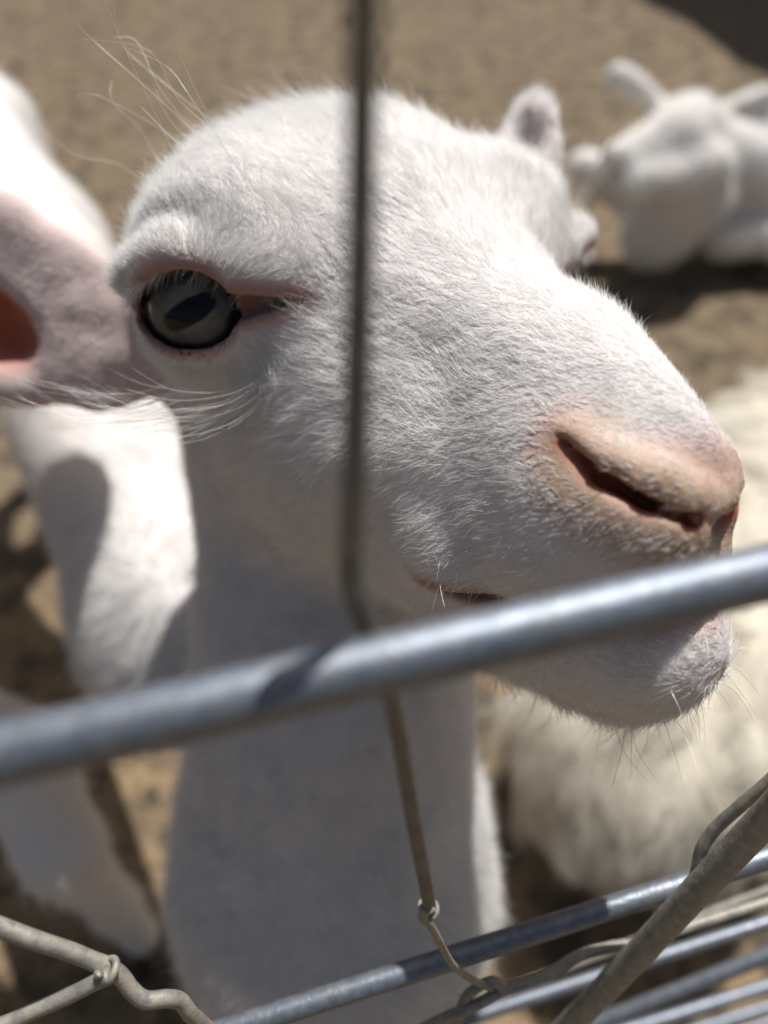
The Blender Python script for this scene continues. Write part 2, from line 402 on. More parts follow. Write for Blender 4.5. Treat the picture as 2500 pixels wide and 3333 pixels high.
def masks(P):
    """bare-skin masks of the near goat at head-frame points"""
    Wm = P.copy(); Wm[:, 1] = -np.abs(Wm[:, 1])
    dn = chain(Wm.astype(np.float32), NOS, (0.1,) * 5, 0.2)                     # distance to nostril line
    dm = chain(Wm.astype(np.float32), [(11.2, -1.5, -2.4), (11.8, -0.6, -2.7), (12.0, 0, -3.4), (11.8, 0, -4.4)], (0.3, 0.5, 0.5, 0.2), 0.3)
    pink = np.maximum(1 - sm(dn, 0.25, 1.2), 1 - sm(dm, 0.2, 1.3)); bare = np.maximum(1 - sm(dn, 0.18, 0.6), 1 - sm(dm, 0.15, 0.7))
    red = np.zeros(len(P)); dpl = goat_sdf(P.astype(np.float32), True); nosin = np.maximum(0.85 * (1 - sm(dn, -0.05, 0.2)), sm(-dpl, 0.10, 0.25) * (1 - sm(dn, 0.6, 1.1)) * (P[:, 0] > 8)); wet = 1 - sm(dm, 0.1, 0.7)
    dirt = np.clip((1 - sm(dn, 0.35, 1.6)) * 0.8 * sm(P[:, 0], 8.6, 10.0), 0, 1)
    zm = -6.15 + 0.23 * np.clip(P[:, 0] - 7.1, 0, 9)
    lip = (1 - sm(np.abs(P[:, 2] - zm + 0.12), 0.12 + 0.1 * (P[:, 0] < 9), 0.5 + 0.15 * (P[:, 0] < 9))) * sm(P[:, 0], 6.6, 7.4)
    pink = np.maximum(pink, lip * 0.7); bare = np.maximum(bare, lip * (0.25 + 0.8 * (1 - sm(P[:, 0], 8.6, 9.6)))); red = np.maximum(red, 0.55 * lip * (1 - sm(P[:, 0], 8.4, 9.6)))
    for s in (-1, 1):
        c, e, hz, vt = EYES[s]; q = P - c; x, h, v = q @ e, q @ hz, q @ vt; a = almond(h, v)
        on = sm(x, -0.2, 0.3) * (1 - sm(np.linalg.norm(q, axis=1), 3.3, 3.7))
        rim = (1 - sm(a, 0.06, 0.26)) * on; pink = np.maximum(pink, (1 - sm(a, 0.1, 0.7)) * on * (0.8 if s < 0 else 0.3)); bare = np.maximum(bare, rim)
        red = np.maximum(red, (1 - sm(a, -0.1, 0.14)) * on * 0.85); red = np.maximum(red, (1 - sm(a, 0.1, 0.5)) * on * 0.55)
        wet = np.maximum(wet, 0.35 * (1 - sm(a, -0.1, 0.1)) * on)
    ear = nosin
    for root, tip, face, wd, h0, h1 in ((EAR_N[0], EAR_N[1], dc2h(norm([0.22, -0.30, 0.95])), 3.9, 0.36, 0.97), (EAR_F[0], EAR_F[1], dc2h(norm([-0.15, -0.1, 1.0])), 1.35, 0.3, 0.93)):
        b, hl = ear_parts(P.astype(np.float32), root, tip, face, wd, h0, h1)
        ins = (1 - sm(hl, 0.02, 0.25)); nr = 1.0 if wd > 2 else 0.18; pink = np.maximum(pink, ins * nr); bare = np.maximum(bare, ins * 0.9 * nr)
        ear = np.maximum(ear, nr * ins * sm(-b, 0.05, 0.5))
        eb = 1 - sm(b, 0.1, 0.5); pink = np.maximum(pink, (0.55 if wd > 2 else 0.2) * eb)
        if wd > 2: bare = np.maximum(bare, 0.86 * eb)
    return pink, bare, red, wet, dirt, ear

goat = empty('goat', cam2w(h2c(CHEST - UPH * 25)))
tag(goat, 'large white goat in the foreground pushing its pink nose towards the wire fence', 'goat', 'goats in the pen')
goat_inv = np.array(goat.location)
gm = quads_mesh('body', h2w(GV) - goat_inv, GF)
for nme, arr in zip(('pink', 'bare', 'red', 'wet', 'dirt', 'ear'), masks(GV)): vcol(gm, nme, arr)
gbody = link('body', gm, goat, SKIN)

# ------------------------------------------------------------------ eyes
def eye_mats():
    m, nt, out = new_mat('eye_iris'); co = objco(nt); sp = N(nt, 'ShaderNodeSeparateXYZ'); nt.links.new(co, sp.inputs[0])
    b = N(nt, 'ShaderNodeBsdfPrincipled'); n1 = noise(nt, 900, 4, 0.6, co); n2 = noise(nt, 260, 3, 0.6, co)
    # object space: z out of the eye, x along the pupil, y across (metres)
    def mth(op, a, b_=None):
        n = N(nt, 'ShaderNodeMath', operation=op)
        for s, v in zip(n.inputs, (a, b_)):
            if v is None: continue
            if isinstance(v, bpy.types.NodeSocket): nt.links.new(v, s)
            else: s.default_value = v
        return n.outputs[0]
    px = mth('POWER', mth('ABSOLUTE', mth('DIVIDE', sp.outputs[0], 0.0084)), 2.8); py = mth('POWER', mth('ABSOLUTE', mth('DIVIDE', mth('ADD', sp.outputs[1], mth('MULTIPLY', n2, 0.0012)), 0.0033)), 2.8)
    pup = ramp(nt, mth('ADD', px, py), [(0.65, (1,)), (1.0, (0,))])
    rr = mth('SQRT', mth('ADD', mth('MULTIPLY', sp.outputs[0], sp.outputs[0]), mth('MULTIPLY', sp.outputs[1], sp.outputs[1])))
    iris = mixc(nt, n1, (0.105, 0.103, 0.095), (0.27, 0.25, 0.205))
    iris = mixc(nt, ramp(nt, mth('DIVIDE', rr, 0.012), [(0.82, (0,)), (0.93, (1,))]), iris, (0.03, 0.022, 0.018))
    iris = mixc(nt, ramp(nt, mth('DIVIDE', rr, 0.013), [(0.93, (0,)), (0.99, (1,))]), iris, (0.075, 0.038, 0.028))
    c = mixc(nt, pup, iris, (0.001, 0.001, 0.002)); nt.links.new(c, b.inputs['Base Color']); b.inputs['Roughness'].default_value = 0.5; b.inputs['Specular IOR Level'].default_value = 0.0
    nt.links.new(b.outputs[0], out.inputs[0])
    m2, nt, out = new_mat('eye_cornea'); b = N(nt, 'ShaderNodeBsdfPrincipled'); b.inputs['Roughness'].default_value = 0.02; b.inputs['IOR'].default_value = 1.376
    tr = N(nt, 'ShaderNodeBsdfTransparent'); gl = N(nt, 'ShaderNodeBsdfGlossy'); gl.inputs['Roughness'].default_value = 0.015; fr = N(nt, 'ShaderNodeFresnel'); fr.inputs[0].default_value = 1.45
    mx = N(nt, 'ShaderNodeMixShader'); nt.links.new(fr.outputs[0], mx.inputs[0]); nt.links.new(tr.outputs[0], mx.inputs[1]); nt.links.new(gl.outputs[0], mx.inputs[2]); nt.links.new(mx.outputs[0], out.inputs[0])
    return m, m2
IRIS, CORNEA = eye_mats()
def ball_mesh(name, r, front=None, nu=40, nv=28, zscale=1.0):
    V = []; F = []
    for i in range(nv + 1):
        th = math.pi * i / nv
        for j in range(nu): ph = 2 * math.pi * j / nu; V.append((r * math.sin(th) * math.cos(ph), r * math.sin(th) * math.sin(ph), r * math.cos(th) * zscale))
    V = np.array(V)
    if front is not None: V = front(V)
    for i in range(nv):
        for j in range(nu): k = (j + 1) % nu; F.append((i * nu + j, (i + 1) * nu + j, (i + 1) * nu + k, i * nu + k))
    me = bpy.data.meshes.new(name); me.from_pydata(V.tolist(), [], F); me.update(); me.polygons.foreach_set('use_smooth', np.ones(len(F), bool)); return me
def flat_front(V):
    V = V.copy(); m = V[:, 2] > 0.0100; V[m, 2] = 0.0100 + (V[m, 2] - 0.0100) * 0.25; return V
def bulge(V):
    V = V.copy(); rr = np.hypot(V[:, 0], V[:, 1]); V[:, 2] += np.where(V[:, 2] > 0, 0.0012 * np.clip(1 - (rr / 0.0115) ** 2, 0, 1), 0); return V
em = ball_mesh('eyeball', (EYE_R - 0.04) * 0.01, flat_front); em.materials.append(IRIS)
cm_ = ball_mesh('cornea', (EYE_R - 0.005) * 0.01, bulge); cm_.materials.append(CORNEA)
for s in (-1, 1):
    c, e, hz, vt = EYES[s]
    a = math.radians(22 if s < 0 else 10); px = hz * math.cos(a) + vt * math.sin(a); py = np.cross(e, px)
    Rw = CAMR @ HM @ np.stack([px, py, e], 1); loc = h2w(c) - goat_inv
    eb = link('eyeball', em, goat); eb.matrix_local = Matrix([[*Rw[0], loc[0]], [*Rw[1], loc[1]], [*Rw[2], loc[2]], [0, 0, 0, 1]])
    cb = link('cornea', cm_, eb)

# ------------------------------------------------------------------ fur of the near goat
def grow(P, Nn, D, L, lift, k=5, curl=0.0, cl=None):
    """roots P, normals, flow direction D (any), length L, lift 0..1 -> (n,k,3)"""
    T = norm(D - Nn * (D * Nn).sum(-1, keepdims=True)); n = len(P); out = np.empty((n, k, 3)); out[:, 0] = P - Nn * 0.02
    p = P.copy(); step = (L / (k - 1))[:, None]; lf = lift[:, None]
    for i in range(1, k):
        t = i / (k - 1); a = lf * (1.25 - 0.75 * t)
        v = norm(T * (1 - a) + Nn * a + (cl * curl * t if cl is not None else 0))
        p = p + v * step; out[:, i] = p
    return out

def flow_field(P, Nn):
    n = len(P); sy = np.sign(P[:, 1]); x, y, z = P.T
    D = np.tile([-1.0, 0, 0], (n, 1))
    side = sm(np.abs(y), 1.0, 3.5); low = sm(-z, 1.2, 4.0)
    D[:, 2] += -0.75 * low * side                                         # cheeks: back and down
    fore = sm(z, -2.0, 0.5) * (1 - sm(x, 0.5, 4.0)); D[:, 1] += fore * 0.25 * sy; D[:, 2] += fore * 0.2
    mz = sm(x, 5.0, 8.5); D[:, 2] -= mz * 0.25 * side; D[:, 1] += mz * sy * 0.2
    ch = sm(-z, 6.2, 7.2) * sm(x, 3.0, 6.5); D = D * (1 - ch)[:, None] + ch[:, None] * np.array([0.1, 0, -1.0])
    for s in (-1, 1):                                                     # round the eye
        c, e, hz, vt = EYES[s]; q = P - c - e * 1.2; r = np.linalg.norm(q, axis=1); w = (1 - sm(r, 1.6, 4.0))[:, None]
        D = D * (1 - 0.75 * w) + 0.9 * w * norm(q)
    for root, tip, r in ((EAR_N[0], EAR_N[1], 3.4), (EAR_F[0], EAR_F[1], 2.2)):
        ax = tip - root; t = np.clip(((P - root) @ ax) / (ax @ ax), 0, 1); dist = np.linalg.norm(P - root - t[:, None] * ax, axis=1)
        w = ((1 - sm(dist, r * 0.8, r * 1.3)) * sm(t, 0.02, 0.25))[:, None]; D = D * (1 - w) + w * norm(ax)
    nk = sm(cone(P.astype(np.float32), NECK0, NECK1, 0, 0), 9.0, 2.0) if False else None
    low2 = sm((P - h2n) @ (-UPH), 0.0, 5.0)[:, None]; D = D * (1 - low2) + low2 * (-UPH + 0.35 * FWH)
    a = 0.40 * NZ[2](P * 0.8) + 0.20 * NZ[3](P * 2.4) + 0.14 * NZ[4](P * 6.0)
    T = norm(D - Nn * (D * Nn).sum(-1, keepdims=True)); B = np.cross(Nn, T)
    return T * np.cos(a)[:, None] + B * np.sin(a)[:, None]
h2n = NECK0 - UPH * 3.5

def hair_len(P):
    x, y, z = P.T
    L = np.full(len(P), 0.85)
    L = L * (1 - 0.45 * sm(x, 2.0, 8.0)) * (1 - 0.55 * sm(x, 8.4, 9.8) * sm(z, -4.6, -3.6))
    L += 0.55 * sm(z, 1.0, 3.2) * (1 - sm(x, -4.0, 1.0)) + 0.5 * (1 - sm(np.abs(y), 0.5, 2.2)) * sm(z, 1.5, 3.0) * (1 - sm(x, -5.0, -2.0))
    L += 0.45 * sm(-z, 7.2, 8.6) * sm(x, 5.0, 7.0)
    L += (0.35 + 0.35 * NZ[4](P * 0.7)) * sm((P - h2n) @ (-UPH), 0.0, 6.0)
    for s in (-1, 1):
        c, e, hz, vt = EYES[s]; r = np.linalg.norm(P - c - e, axis=1); L *= 1 - 0.38 * (1 - sm(r, 1.2, 3.2))
    for root, tip, r in ((EAR_N[0], EAR_N[1], 3.4), (EAR_F[0], EAR_F[1], 2.2)):
        ax = tip - root; t = np.clip(((P - root) @ ax) / (ax @ ax), 0, 1); dist = np.linalg.norm(P - root - t[:, None] * ax, axis=1)
        L *= 1 - 0.45 * (1 - sm(dist, r * 0.8, r * 1.3)) * sm(t, 0.05, 0.3)
    return L

def near_w(P):                                      # strands per area: dense on the face, thin on the hidden body
    dep = -h2c(P)[:, 2]; we = 1 - sm(np.linalg.norm(P - EYES[-1][0], axis=1), 2.2, 3.2); return np.clip(1.0 - sm(dep, 27, 42), 0.10, 1) * (1 + 0.5 * sm(P[:, 0], 4, 8) + 2.8 * we)

NFUR = 450000
if True:
    R0 = sample_tris(GV, GF, NFUR, near_w)
    _, bare, redm, _, _, earm = masks(R0); bare = np.where(np.maximum(redm, earm) > 0.25, 1.3, bare); keep = rng.random(len(R0)) > bare * (0.80 + 0.3 * (np.abs(R0[:, 0] - 10) > 2.6)); R0 = R0[keep]
    inside = np.zeros(len(R0), bool)
    for s in (-1, 1): inside |= np.linalg.norm(R0 - EYES[s][0], axis=1) < EYE_R + 0.10
    R0 = R0[~inside]; N0 = grad(goat_sdf, R0.astype(np.float32), 0.06)
    D0 = flow_field(R0, N0) + rng.normal(0, 0.16, R0.shape)
    L0 = hair_len(R0) * rng.uniform(0.65, 1.2, len(R0)) * (1 + 0.25 * NZ[5](R0 * 1.8))
    far = sm(-h2c(R0)[:, 2], 24, 40)
    lift0 = np.clip(0.15 + 0.11 * NZ[1](R0 * 1.4) + rng.normal(0, 0.07, len(R0)), 0.05, 0.6)
    pts = grow(R0, N0, D0, L0, lift0, 5, 0.25, rng.normal(0, 1, R0.shape))
    hair_obj('fur', None, h2w(pts) - goat_inv, (0.0044 + 0.010 * far) * 0.01 * rng.uniform(0.6, 1.2, len(R0)) * np.where(rng.random(len(R0)) < 0.16, 1.75, 1.0), goat, FUR)['kind'] = 'stuff'

# ------------------------------------------------------------------ lashes, whiskers
def strand(ctrl, k=10): return spline(ctrl, k)
def pxh(x, y, dep): return c2h(pix(x * 2500 / 1659, y * 2500 / 1659, dep))   # helper in the 1659-wide reading of the photograph
def surf(p, it=8):                                  # slide points (n,3) onto the goat's skin
    p = np.array(p, float)
    for _ in range(it): p = p - (goat_sdf(p.astype(np.float32)) * 0.85)[:, None] * grad(goat_sdf, p.astype(np.float32), 0.05)
    return p
lash = []
for s in (-1, 1):
    c, e, hz, vt = EYES[s]
    for i in range(34):
        h = -1.3 + 1.3 * rng.random() ** 1.2; v = 0.98 * max(0, 1 - ((h + 0.05) / 1.42) ** 2) ** 0.75
        xb = math.sqrt(max(0.05, (EYE_R + 0.2) ** 2 - h * h - v * v)); p = c + e * xb + hz * h + vt * (v + 0.02)
        L = rng.uniform(0.35, 0.65); o = norm(e * 0.75 + vt * rng.uniform(-0.4, 0.15) + hz * (h * 0.25 - 0.2 + rng.normal(0, 0.08)))
        lash.append(strand([p, p + o * L * 0.5 - vt * 0.05, p + o * L * 0.85 - vt * 0.3 * L, p + o * L - vt * 0.55 * L]))
for s in (-1, 1):                                   # short hair on both lid margins
    c, e, hz, vt = EYES[s]
    prm = []
    for i in range(420):
        h = rng.uniform(-1.45, 2.3); upper = i % 3 != 0
        v = (0.90 if upper else 0.88) * max(0, 1 - ((h + 0.05) / 1.42) ** 2) ** 0.78 + 0.28 * max(0, 1 - abs(h - 1.55) / 1.65) + (rng.uniform(0.10, 0.60) if upper else rng.uniform(0.12, 0.4))
        prm.append((upper, c + e * math.sqrt(max(0.3, (EYE_R + 0.3) ** 2 - h * h - v * v)) + hz * h + vt * (v if upper else -v)))
    for (upper, _), p in zip(prm, surf([q[1] for q in prm])):
        o = norm(e * 0.6 + hz * rng.normal(-0.25, 0.2) + vt * (rng.uniform(-0.75, 0.1) if upper else rng.uniform(-0.9, -0.2))); L = rng.uniform(0.22, 0.45)
        lash.append(strand([p, p + o * L * 0.4, p + o * L * 0.75 - vt * 0.05, p + o * L - vt * 0.12]))
lash = np.array(lash)
hair_obj('eyelash', None, h2w(lash) - goat_inv, np.where(np.arange(len(lash)) < 68, 0.0065, 0.0046) * 0.01, goat, WHISK, 0.3)['kind'] = 'stuff'

wh = []
# long curved whiskers under the near eye
c, e, hz, vt = EYES[-1]
for b in surf([c + e * 1.3 + hz * rng.uniform(-0.6, 2.1) - vt * rng.uniform(1.5, 2.3) for i in range(60)]):
    L = rng.uniform(2.6, 5.2); sp_ = rng.normal(0, 0.10, 3)
    d1 = norm(-vt * 0.45 - hz * 0.75 + e * 0.6 + sp_); d2 = norm(-hz * 1.0 - vt * 0.02 + e * 0.45 + sp_); d3 = norm(-hz * 0.9 + vt * rng.uniform(0.1, 0.7) + e * 0.3)
    wh.append(strand([b, b + d1 * L * 0.3, b + d1 * L * 0.3 + d2 * L * 0.4, b + d1 * L * 0.3 + d2 * L * 0.4 + d3 * L * 0.35]))
# brow whiskers above the near eye, pointing out
bw = sample_tris(GV, GF, 12, lambda P: ((P[:, 0] > -4.5) & (P[:, 0] < 0.8) & (P[:, 1] < -3.6) & (P[:, 2] > 0.6)).astype(float) + 1e-12)
for b in bw:
    L = rng.uniform(2.0, 5.0); o = norm(-hz * rng.uniform(0.3, 0.9) + vt * rng.uniform(0.5, 1.3) + e * rng.uniform(0, 0.4)); w_ = rng.normal(0, 0.3, (3, 3))
    wh.append(strand([b, b + o * L * 0.35 + w_[0] * 0.5, b + o * L * 0.7 + w_[1] * L * 0.2, b + o * L + w_[2] * L * 0.35]))
# far brow
c2, e2, hz2, vt2 = EYES[1]
for b in surf([c2 + e2 * 1.2 + vt2 * rng.uniform(1.3, 1.9) + hz2 * rng.uniform(-0.6, 1.0) for i in range(14)]):
    L = rng.uniform(2.0, 3.8); o = norm(vt2 * 1.0 + e2 * rng.uniform(0.2, 0.8) + hz2 * rng.normal(0, 0.25))
    wh.append(strand([b, b + o * L * 0.4, b + o * L * 0.75 + e2 * 0.1, b + o * L + e2 * 0.25]))
# lips and chin
cand = sample_tris(GV, GF, 60000, lambda P: ((P[:, 0] > 6.3) & (P[:, 2] < -5.0)).astype(float) + 1e-9)
cand = cand[(cand[:, 0] > 6.4)]
nn = grad(goat_sdf, cand.astype(np.float32), 0.06)
lowlip = (cand[:, 2] < -6.1); sel = np.concatenate([np.nonzero(lowlip)[0][:300], np.nonzero(~lowlip)[0][:70]])
for i in sel:
    p, n_ = cand[i], nn[i]
    front = sm(p[0], 8.5, 11.5); L = rng.uniform(0.5, 1.25) * (1 + 0.7 * front * rng.random()) * (0.55 if p[2] > -6 else 1.0)
    o = norm(n_ * 0.8 + np.array([0.35, 0, -0.35]) + rng.normal(0, 0.25, 3)); bend = rng.normal(0, 0.3, 3) + np.array([-0.1, 0, -0.45])
    wh.append(strand([p - n_ * 0.03, p + o * L * 0.35, p + o * L * 0.7 + bend * 0.25 * L, p + o * L + bend * L * 0.55]))
# sparse long fine hairs under the jaw
for i in range(26):
    p = cand[rng.integers(len(cand))]
    if p[2] > -7.5: continue
    L = rng.uniform(1.5, 3.2); o = norm(np.array([rng.uniform(-0.6, 0.6), rng.normal(0, 0.3), -1.0])); b_ = rng.normal(0, 0.5, 3)
    wh.append(strand([p, p + o * L * 0.4, p + o * L * 0.75 + b_ * 0.3, p + o * L + b_ * 0.9]))
wh = np.array(wh)
hair_obj('whisker', None, h2w(wh) - goat_inv, rng.uniform(0.0045, 0.0085, len(wh)) * 0.01, goat, WHISK, 0.25)['kind'] = 'stuff'

# ------------------------------------------------------------------ ground
def ground_mat():
    m, nt, out = new_mat('dry_dirt'); co = objco(nt)
    n1 = noise(nt, 3.2, 5, 0.6, co); n2 = noise(nt, 22, 5, 0.65, co); n3 = noise(nt, 130, 4, 0.6, co)
    sy = N(nt, 'ShaderNodeSeparateXYZ'); nt.links.new(co, sy.inputs[0]); yy = N(nt, 'ShaderNodeMath', operation='MULTIPLY_ADD'); nt.links.new(n1, yy.inputs[0]); yy.inputs[1].default_value = 0.5; nt.links.new(sy.outputs[1], yy.inputs[2])
    far = ramp(nt, yy.outputs[0], [(0.55, (0,)), (1.0, (1,))])
    c = mixc(nt, n1, mixc(nt, far, (0.26, 0.185, 0.105), (0.185, 0.139, 0.088)), mixc(nt, far, (0.33, 0.24, 0.14), (0.262, 0.197, 0.124)))
    c = mixc(nt, ramp(nt, n2, [(0.40, (1,)), (0.54, (0,))]), c, (0.095, 0.074, 0.052))
    c = mixc(nt, ramp(nt, n3, [(0.34, (0.7,)), (0.50, (0,))]), c, (0.12, 0.10, 0.075))
    b = N(nt, 'ShaderNodeBsdfPrincipled'); nt.links.new(c, b.inputs['Base Color']); b.inputs['Roughness'].default_value = 0.95
    b.inputs['Specular IOR Level'].default_value = 0.15
    bp = N(nt, 'ShaderNodeBump'); bp.inputs['Strength'].default_value = 0.7; bp.inputs['Distance'].default_value = 0.012
    ad = N(nt, 'ShaderNodeMath', operation='ADD'); nt.links.new(n2, ad.inputs[0]); nt.links.new(n3, ad.inputs[1])
    nt.links.new(ad.outputs[0], bp.inputs['Height']); nt.links.new(bp.outputs[0], b.inputs['Normal']); nt.links.new(b.outputs[0], out.inputs[0]); return m
gx = np.concatenate([[-80, -20, -6], np.linspace(-3, 3, 121), [6, 20, 80]]); gy = np.concatenate([[-80, -20, -3], np.linspace(-1, 5, 121), [8, 20, 80]])
GX, GY = np.meshgrid(gx, gy, indexing='ij'); pz = np.stack([GX, GY, np.zeros_like(GX)], -1)
w = (np.abs(GX) < 3) & (GY > -1) & (GY < 5)
GZ = np.where(w, 0.010 * NZ[0](pz * 2.1) + 0.006 * NZ[1](pz * 6.3), 0)
GZ -= 0.004
vv = np.stack([GX, GY, GZ], -1).reshape(-1, 3); na, nb = GX.shape; ii = (np.arange(na - 1)[:, None] * nb + np.arange(nb - 1)[None]).ravel()
ground = link('ground', quads_mesh('ground', vv, np.stack([ii, ii + nb, ii + nb + 1, ii + 1], -1)), None, ground_mat()); ground['kind'] = 'structure'

def simple_mat(name, col, rough=0.8, metal=0.0, var=0.25, scale=40):
    m, nt, out = new_mat(name); co = objco(nt); n = noise(nt, scale, 4, 0.6, co); b = N(nt, 'ShaderNodeBsdfPrincipled')
    nt.links.new(mixc(nt, n, tuple(c * (1 - var) for c in col), tuple(min(1, c * (1 + var)) for c in col)), b.inputs['Base Color'])
    b.inputs['Roughness'].default_value = rough; b.inputs['Metallic'].default_value = metal; nt.links.new(b.outputs[0], out.inputs[0]); return m
# droppings and small stones trodden into the dirt
V, F = [], []
oct_v = np.array([(1, 0, 0), (-1, 0, 0), (0, 1, 0), (0, -1, 0), (0, 0, 1), (0, 0, -1)], float)
oct_f = np.array([(0, 2, 4), (2, 1, 4), (1, 3, 4), (3, 0, 4), (2, 0, 5), (1, 2, 5), (3, 1, 5), (0, 3, 5)])
for i in range(1400):
    r = rng.uniform(0.003, 0.009) * (1.8 if rng.random() < 0.08 else 1); x, y = rng.uniform(-2.2, 2.2), rng.uniform(0.05, 4.2)
    a = rng.uniform(0, 6.28); R = np.array([[math.cos(a), -math.sin(a), 0], [math.sin(a), math.cos(a), 0], [0, 0, 1]])
    V.append((oct_v * np.array([1.3, 0.9, 0.6]) * r * rng.uniform(0.7, 1.3, (6, 1))) @ R.T + [x, y, 0.002]); F.append(oct_f + 6 * i)
me = quads_mesh('gravel', np.concatenate(V), np.concatenate(F), False); gr = link('gravel', me, None, simple_mat('gravel', (0.10, 0.08, 0.06), 0.9)); tag(gr, 'small dark stones and droppings scattered over the dry dirt', 'gravel', kind='stuff')

# ------------------------------------------------------------------ the other goats (built in the camera frame, cm)
def coat_mat(name, a, b_, pinkc=None):
    m, nt, out = new_mat(name); co = objco(nt); n = noise(nt, 30, 4, 0.6, co); b = N(nt, 'ShaderNodeBsdfPrincipled')
    nt.links.new(mixc(nt, n, a, b_), b.inputs['Base Color']); b.inputs['Roughness'].default_value = 0.85; b.inputs['Specular IOR Level'].default_value = 0.2
    nt.links.new(b.outputs[0], out.inputs[0]); return m
COAT = coat_mat('white_coat', (0.70, 0.66, 0.62), (0.80, 0.77, 0.73)); COAT_CREAM = coat_mat('cream_coat', (0.52, 0.47, 0.38), (0.66, 0.61, 0.50))
HOOF = simple_mat('hoof_horn', (0.10, 0.075, 0.055), 0.5)

def to_ground(c):                                   # straight down from a camera-frame point to the dirt
    c = np.asarray(c, float); return c - UPC * (cam2w(c)[2] * 100 - 0.3)
def add_hooves(o, base, hooves):
    for c in hooves:
        for sd in (-1, 1):
            q = cam2w(c) - base; vs = []; 
            for zz, r in ((0, 0.013), (0.012, 0.0125), (0.026, 0.010)):
                for a in np.linspace(0, 2 * np.pi, 10, endpoint=False): vs.append((q[0] + sd * 0.011 + r * 0.8 * math.cos(a), q[1] - 0.006 + r * 1.35 * math.sin(a) - (0.008 if zz == 0 and math.sin(a) < 0 else 0), max(zz - 0.004, -0.004)))
            fs = [(k * 10 + j, k * 10 + (j + 1) % 10, (k + 1) * 10 + (j + 1) % 10, (k + 1) * 10 + j) for k in (0, 1) for j in range(10)] + [tuple(range(20, 30)), tuple(range(9, -1, -1))]
            hm = bpy.data.meshes.new('hoof'); hm.from_pydata([tuple(v) for v in vs], [], fs); hm.update(); link('hoof', hm, o, HOOF)
add_hooves(goat, goat_inv, [to_ground(h2c(q)) for q in (CHEST + FWH * 3 + RTH * 3.4, CHEST + FWH * 4 - RTH * 4.0, BODY[3] + RTH * 3.5 + FWH * 2, BODY[3] - RTH * 3.5 + FWH * 2)])
def bg_goat(fn, pts, h, label, coat, fur, nh, L, rad, hooves, flow, clump=0.25, lift=0.3, locks=0):
    pts = np.array(pts); lo, hi = pts.min(0) - 16, pts.max(0) + 16
    V, F = surface_nets(fn, [np.arange(lo[i], hi[i], h) for i in range(3)])
    base = cam2w(to_ground(pts.mean(0))); o = empty('goat', base); tag(o, label, 'goat', 'goats in the pen')
    link('body', quads_mesh('body', cam2w(V) - base, F), o, coat)
    if True:
        R0 = sample_tris(V, F, nh); N0 = grad(fn, R0.astype(np.float32), 0.2); D = np.tile(flow, (len(R0), 1)) + rng.normal(0, 0.2, R0.shape)
        for k, sc in ((2, 0.25), (3, 0.6)):
            D = D + clump * np.stack([NZ[k](R0 * sc), NZ[k](R0 * sc + 7.3), NZ[k](R0 * sc + 13.1)], -1) * 2
        ln = L * rng.uniform(0.6, 1.2, len(R0)) * (1 + 0.3 * NZ[5](R0 * 0.4))
        p = grow(R0, N0, D, ln, np.clip(rng.normal(lift, 0.08, len(R0)), 0.05, 0.8), 5, 0.2, rng.normal(0, 1, R0.shape))
        if locks:
            gi = rng.choice(len(R0), locks, replace=False); near = np.concatenate([np.argmin(((R0[i:i + 3000, None] - R0[gi][None]) ** 2).sum(-1), 1) for i in range(0, len(R0), 3000)])
            tl = np.linspace(0, 1, p.shape[1])[None, :, None] ** 0.8 * 0.65; p = p * (1 - tl) + (p[gi][near]) * tl
        hair_obj('fur', None, cam2w(p) - base, np.full(len(R0), rad * 0.01), o, fur)['kind'] = 'stuff'
    add_hooves(o, base, hooves)
    return o

# a goat lying at the upper right
def far_goat(P):
    d = ell(P, pix(2225, 425, 107), (4.9, 4.6, 5.0))                                              # cranium
    d = smin(d, cone(P, pix(2190, 450, 105), pix(2015, 520, 104), 3.9, 2.5), 1.5)                 # face towards the left
    d = smin(d, cone(P, pix(2290, 545, 106), pix(2075, 600, 104), 3.8, 2.8), 1.8)                 # jaw and cheek
    d = smin(d, chain(P, [pix(1905, 545, 116), pix(1990, 590, 117), pix(2120, 700, 117)], (2.7, 3.0, 3.2), 1.0), 1.6)   # bent knee
    d = smin(d, cone(P, pix(2230, 640, 111), pix(2140, 760, 115), 6.3, 5.2), 1.5)                 # chest
    d = smin(d, cone(P, pix(2300, 500, 110), pix(2440, 580, 117), 4.8, 8.4), 2.0)                 # neck
    d = smin(d, cone(P, pix(2440, 570, 117), pix(2850, 430, 128), 8.4, 10.5), 4.0)
    d = smin(d, chain(P, [pix(2360, 780, 114), pix(2700, 740, 112), pix(2520, 800, 112)], (3.0, 2.2, 1.8), 1.0), 1.2)
    for a, b, r in ((pix(2140, 340, 107), pix(2015, 245, 105), 1.85), (pix(2310, 385, 109), pix(2480, 330, 109), 2.0)):
        d = smin(d, cone(P, a, b, r * 0.7, r), 0.8); u = norm(b - a)
        if r < 1.9: continue
        q = a + (b - a) * 0.75 + np.array([0, -0.9, 1.5]); d = smax(d, -ell(P, q, (3.0, 0.75, 1.0), frame(u, (0, 0, 1))), 0.4)
    return d - 0.30 * NZ[0](P * 0.28)
bg_goat(far_goat, [pix(1880, 560, 104), pix(2000, 220, 106), pix(2900, 430, 132), pix(2150, 800, 116), pix(2500, 850, 116)], 0.7, 'white goat lying on the dirt at upper right with one ear pointing left', COAT, FUR_BG, 34000, 1.8, 0.016, [to_ground(pix(2760, 760, 112))], (0.4, -0.7, 0.1), 0.25, 0.3)

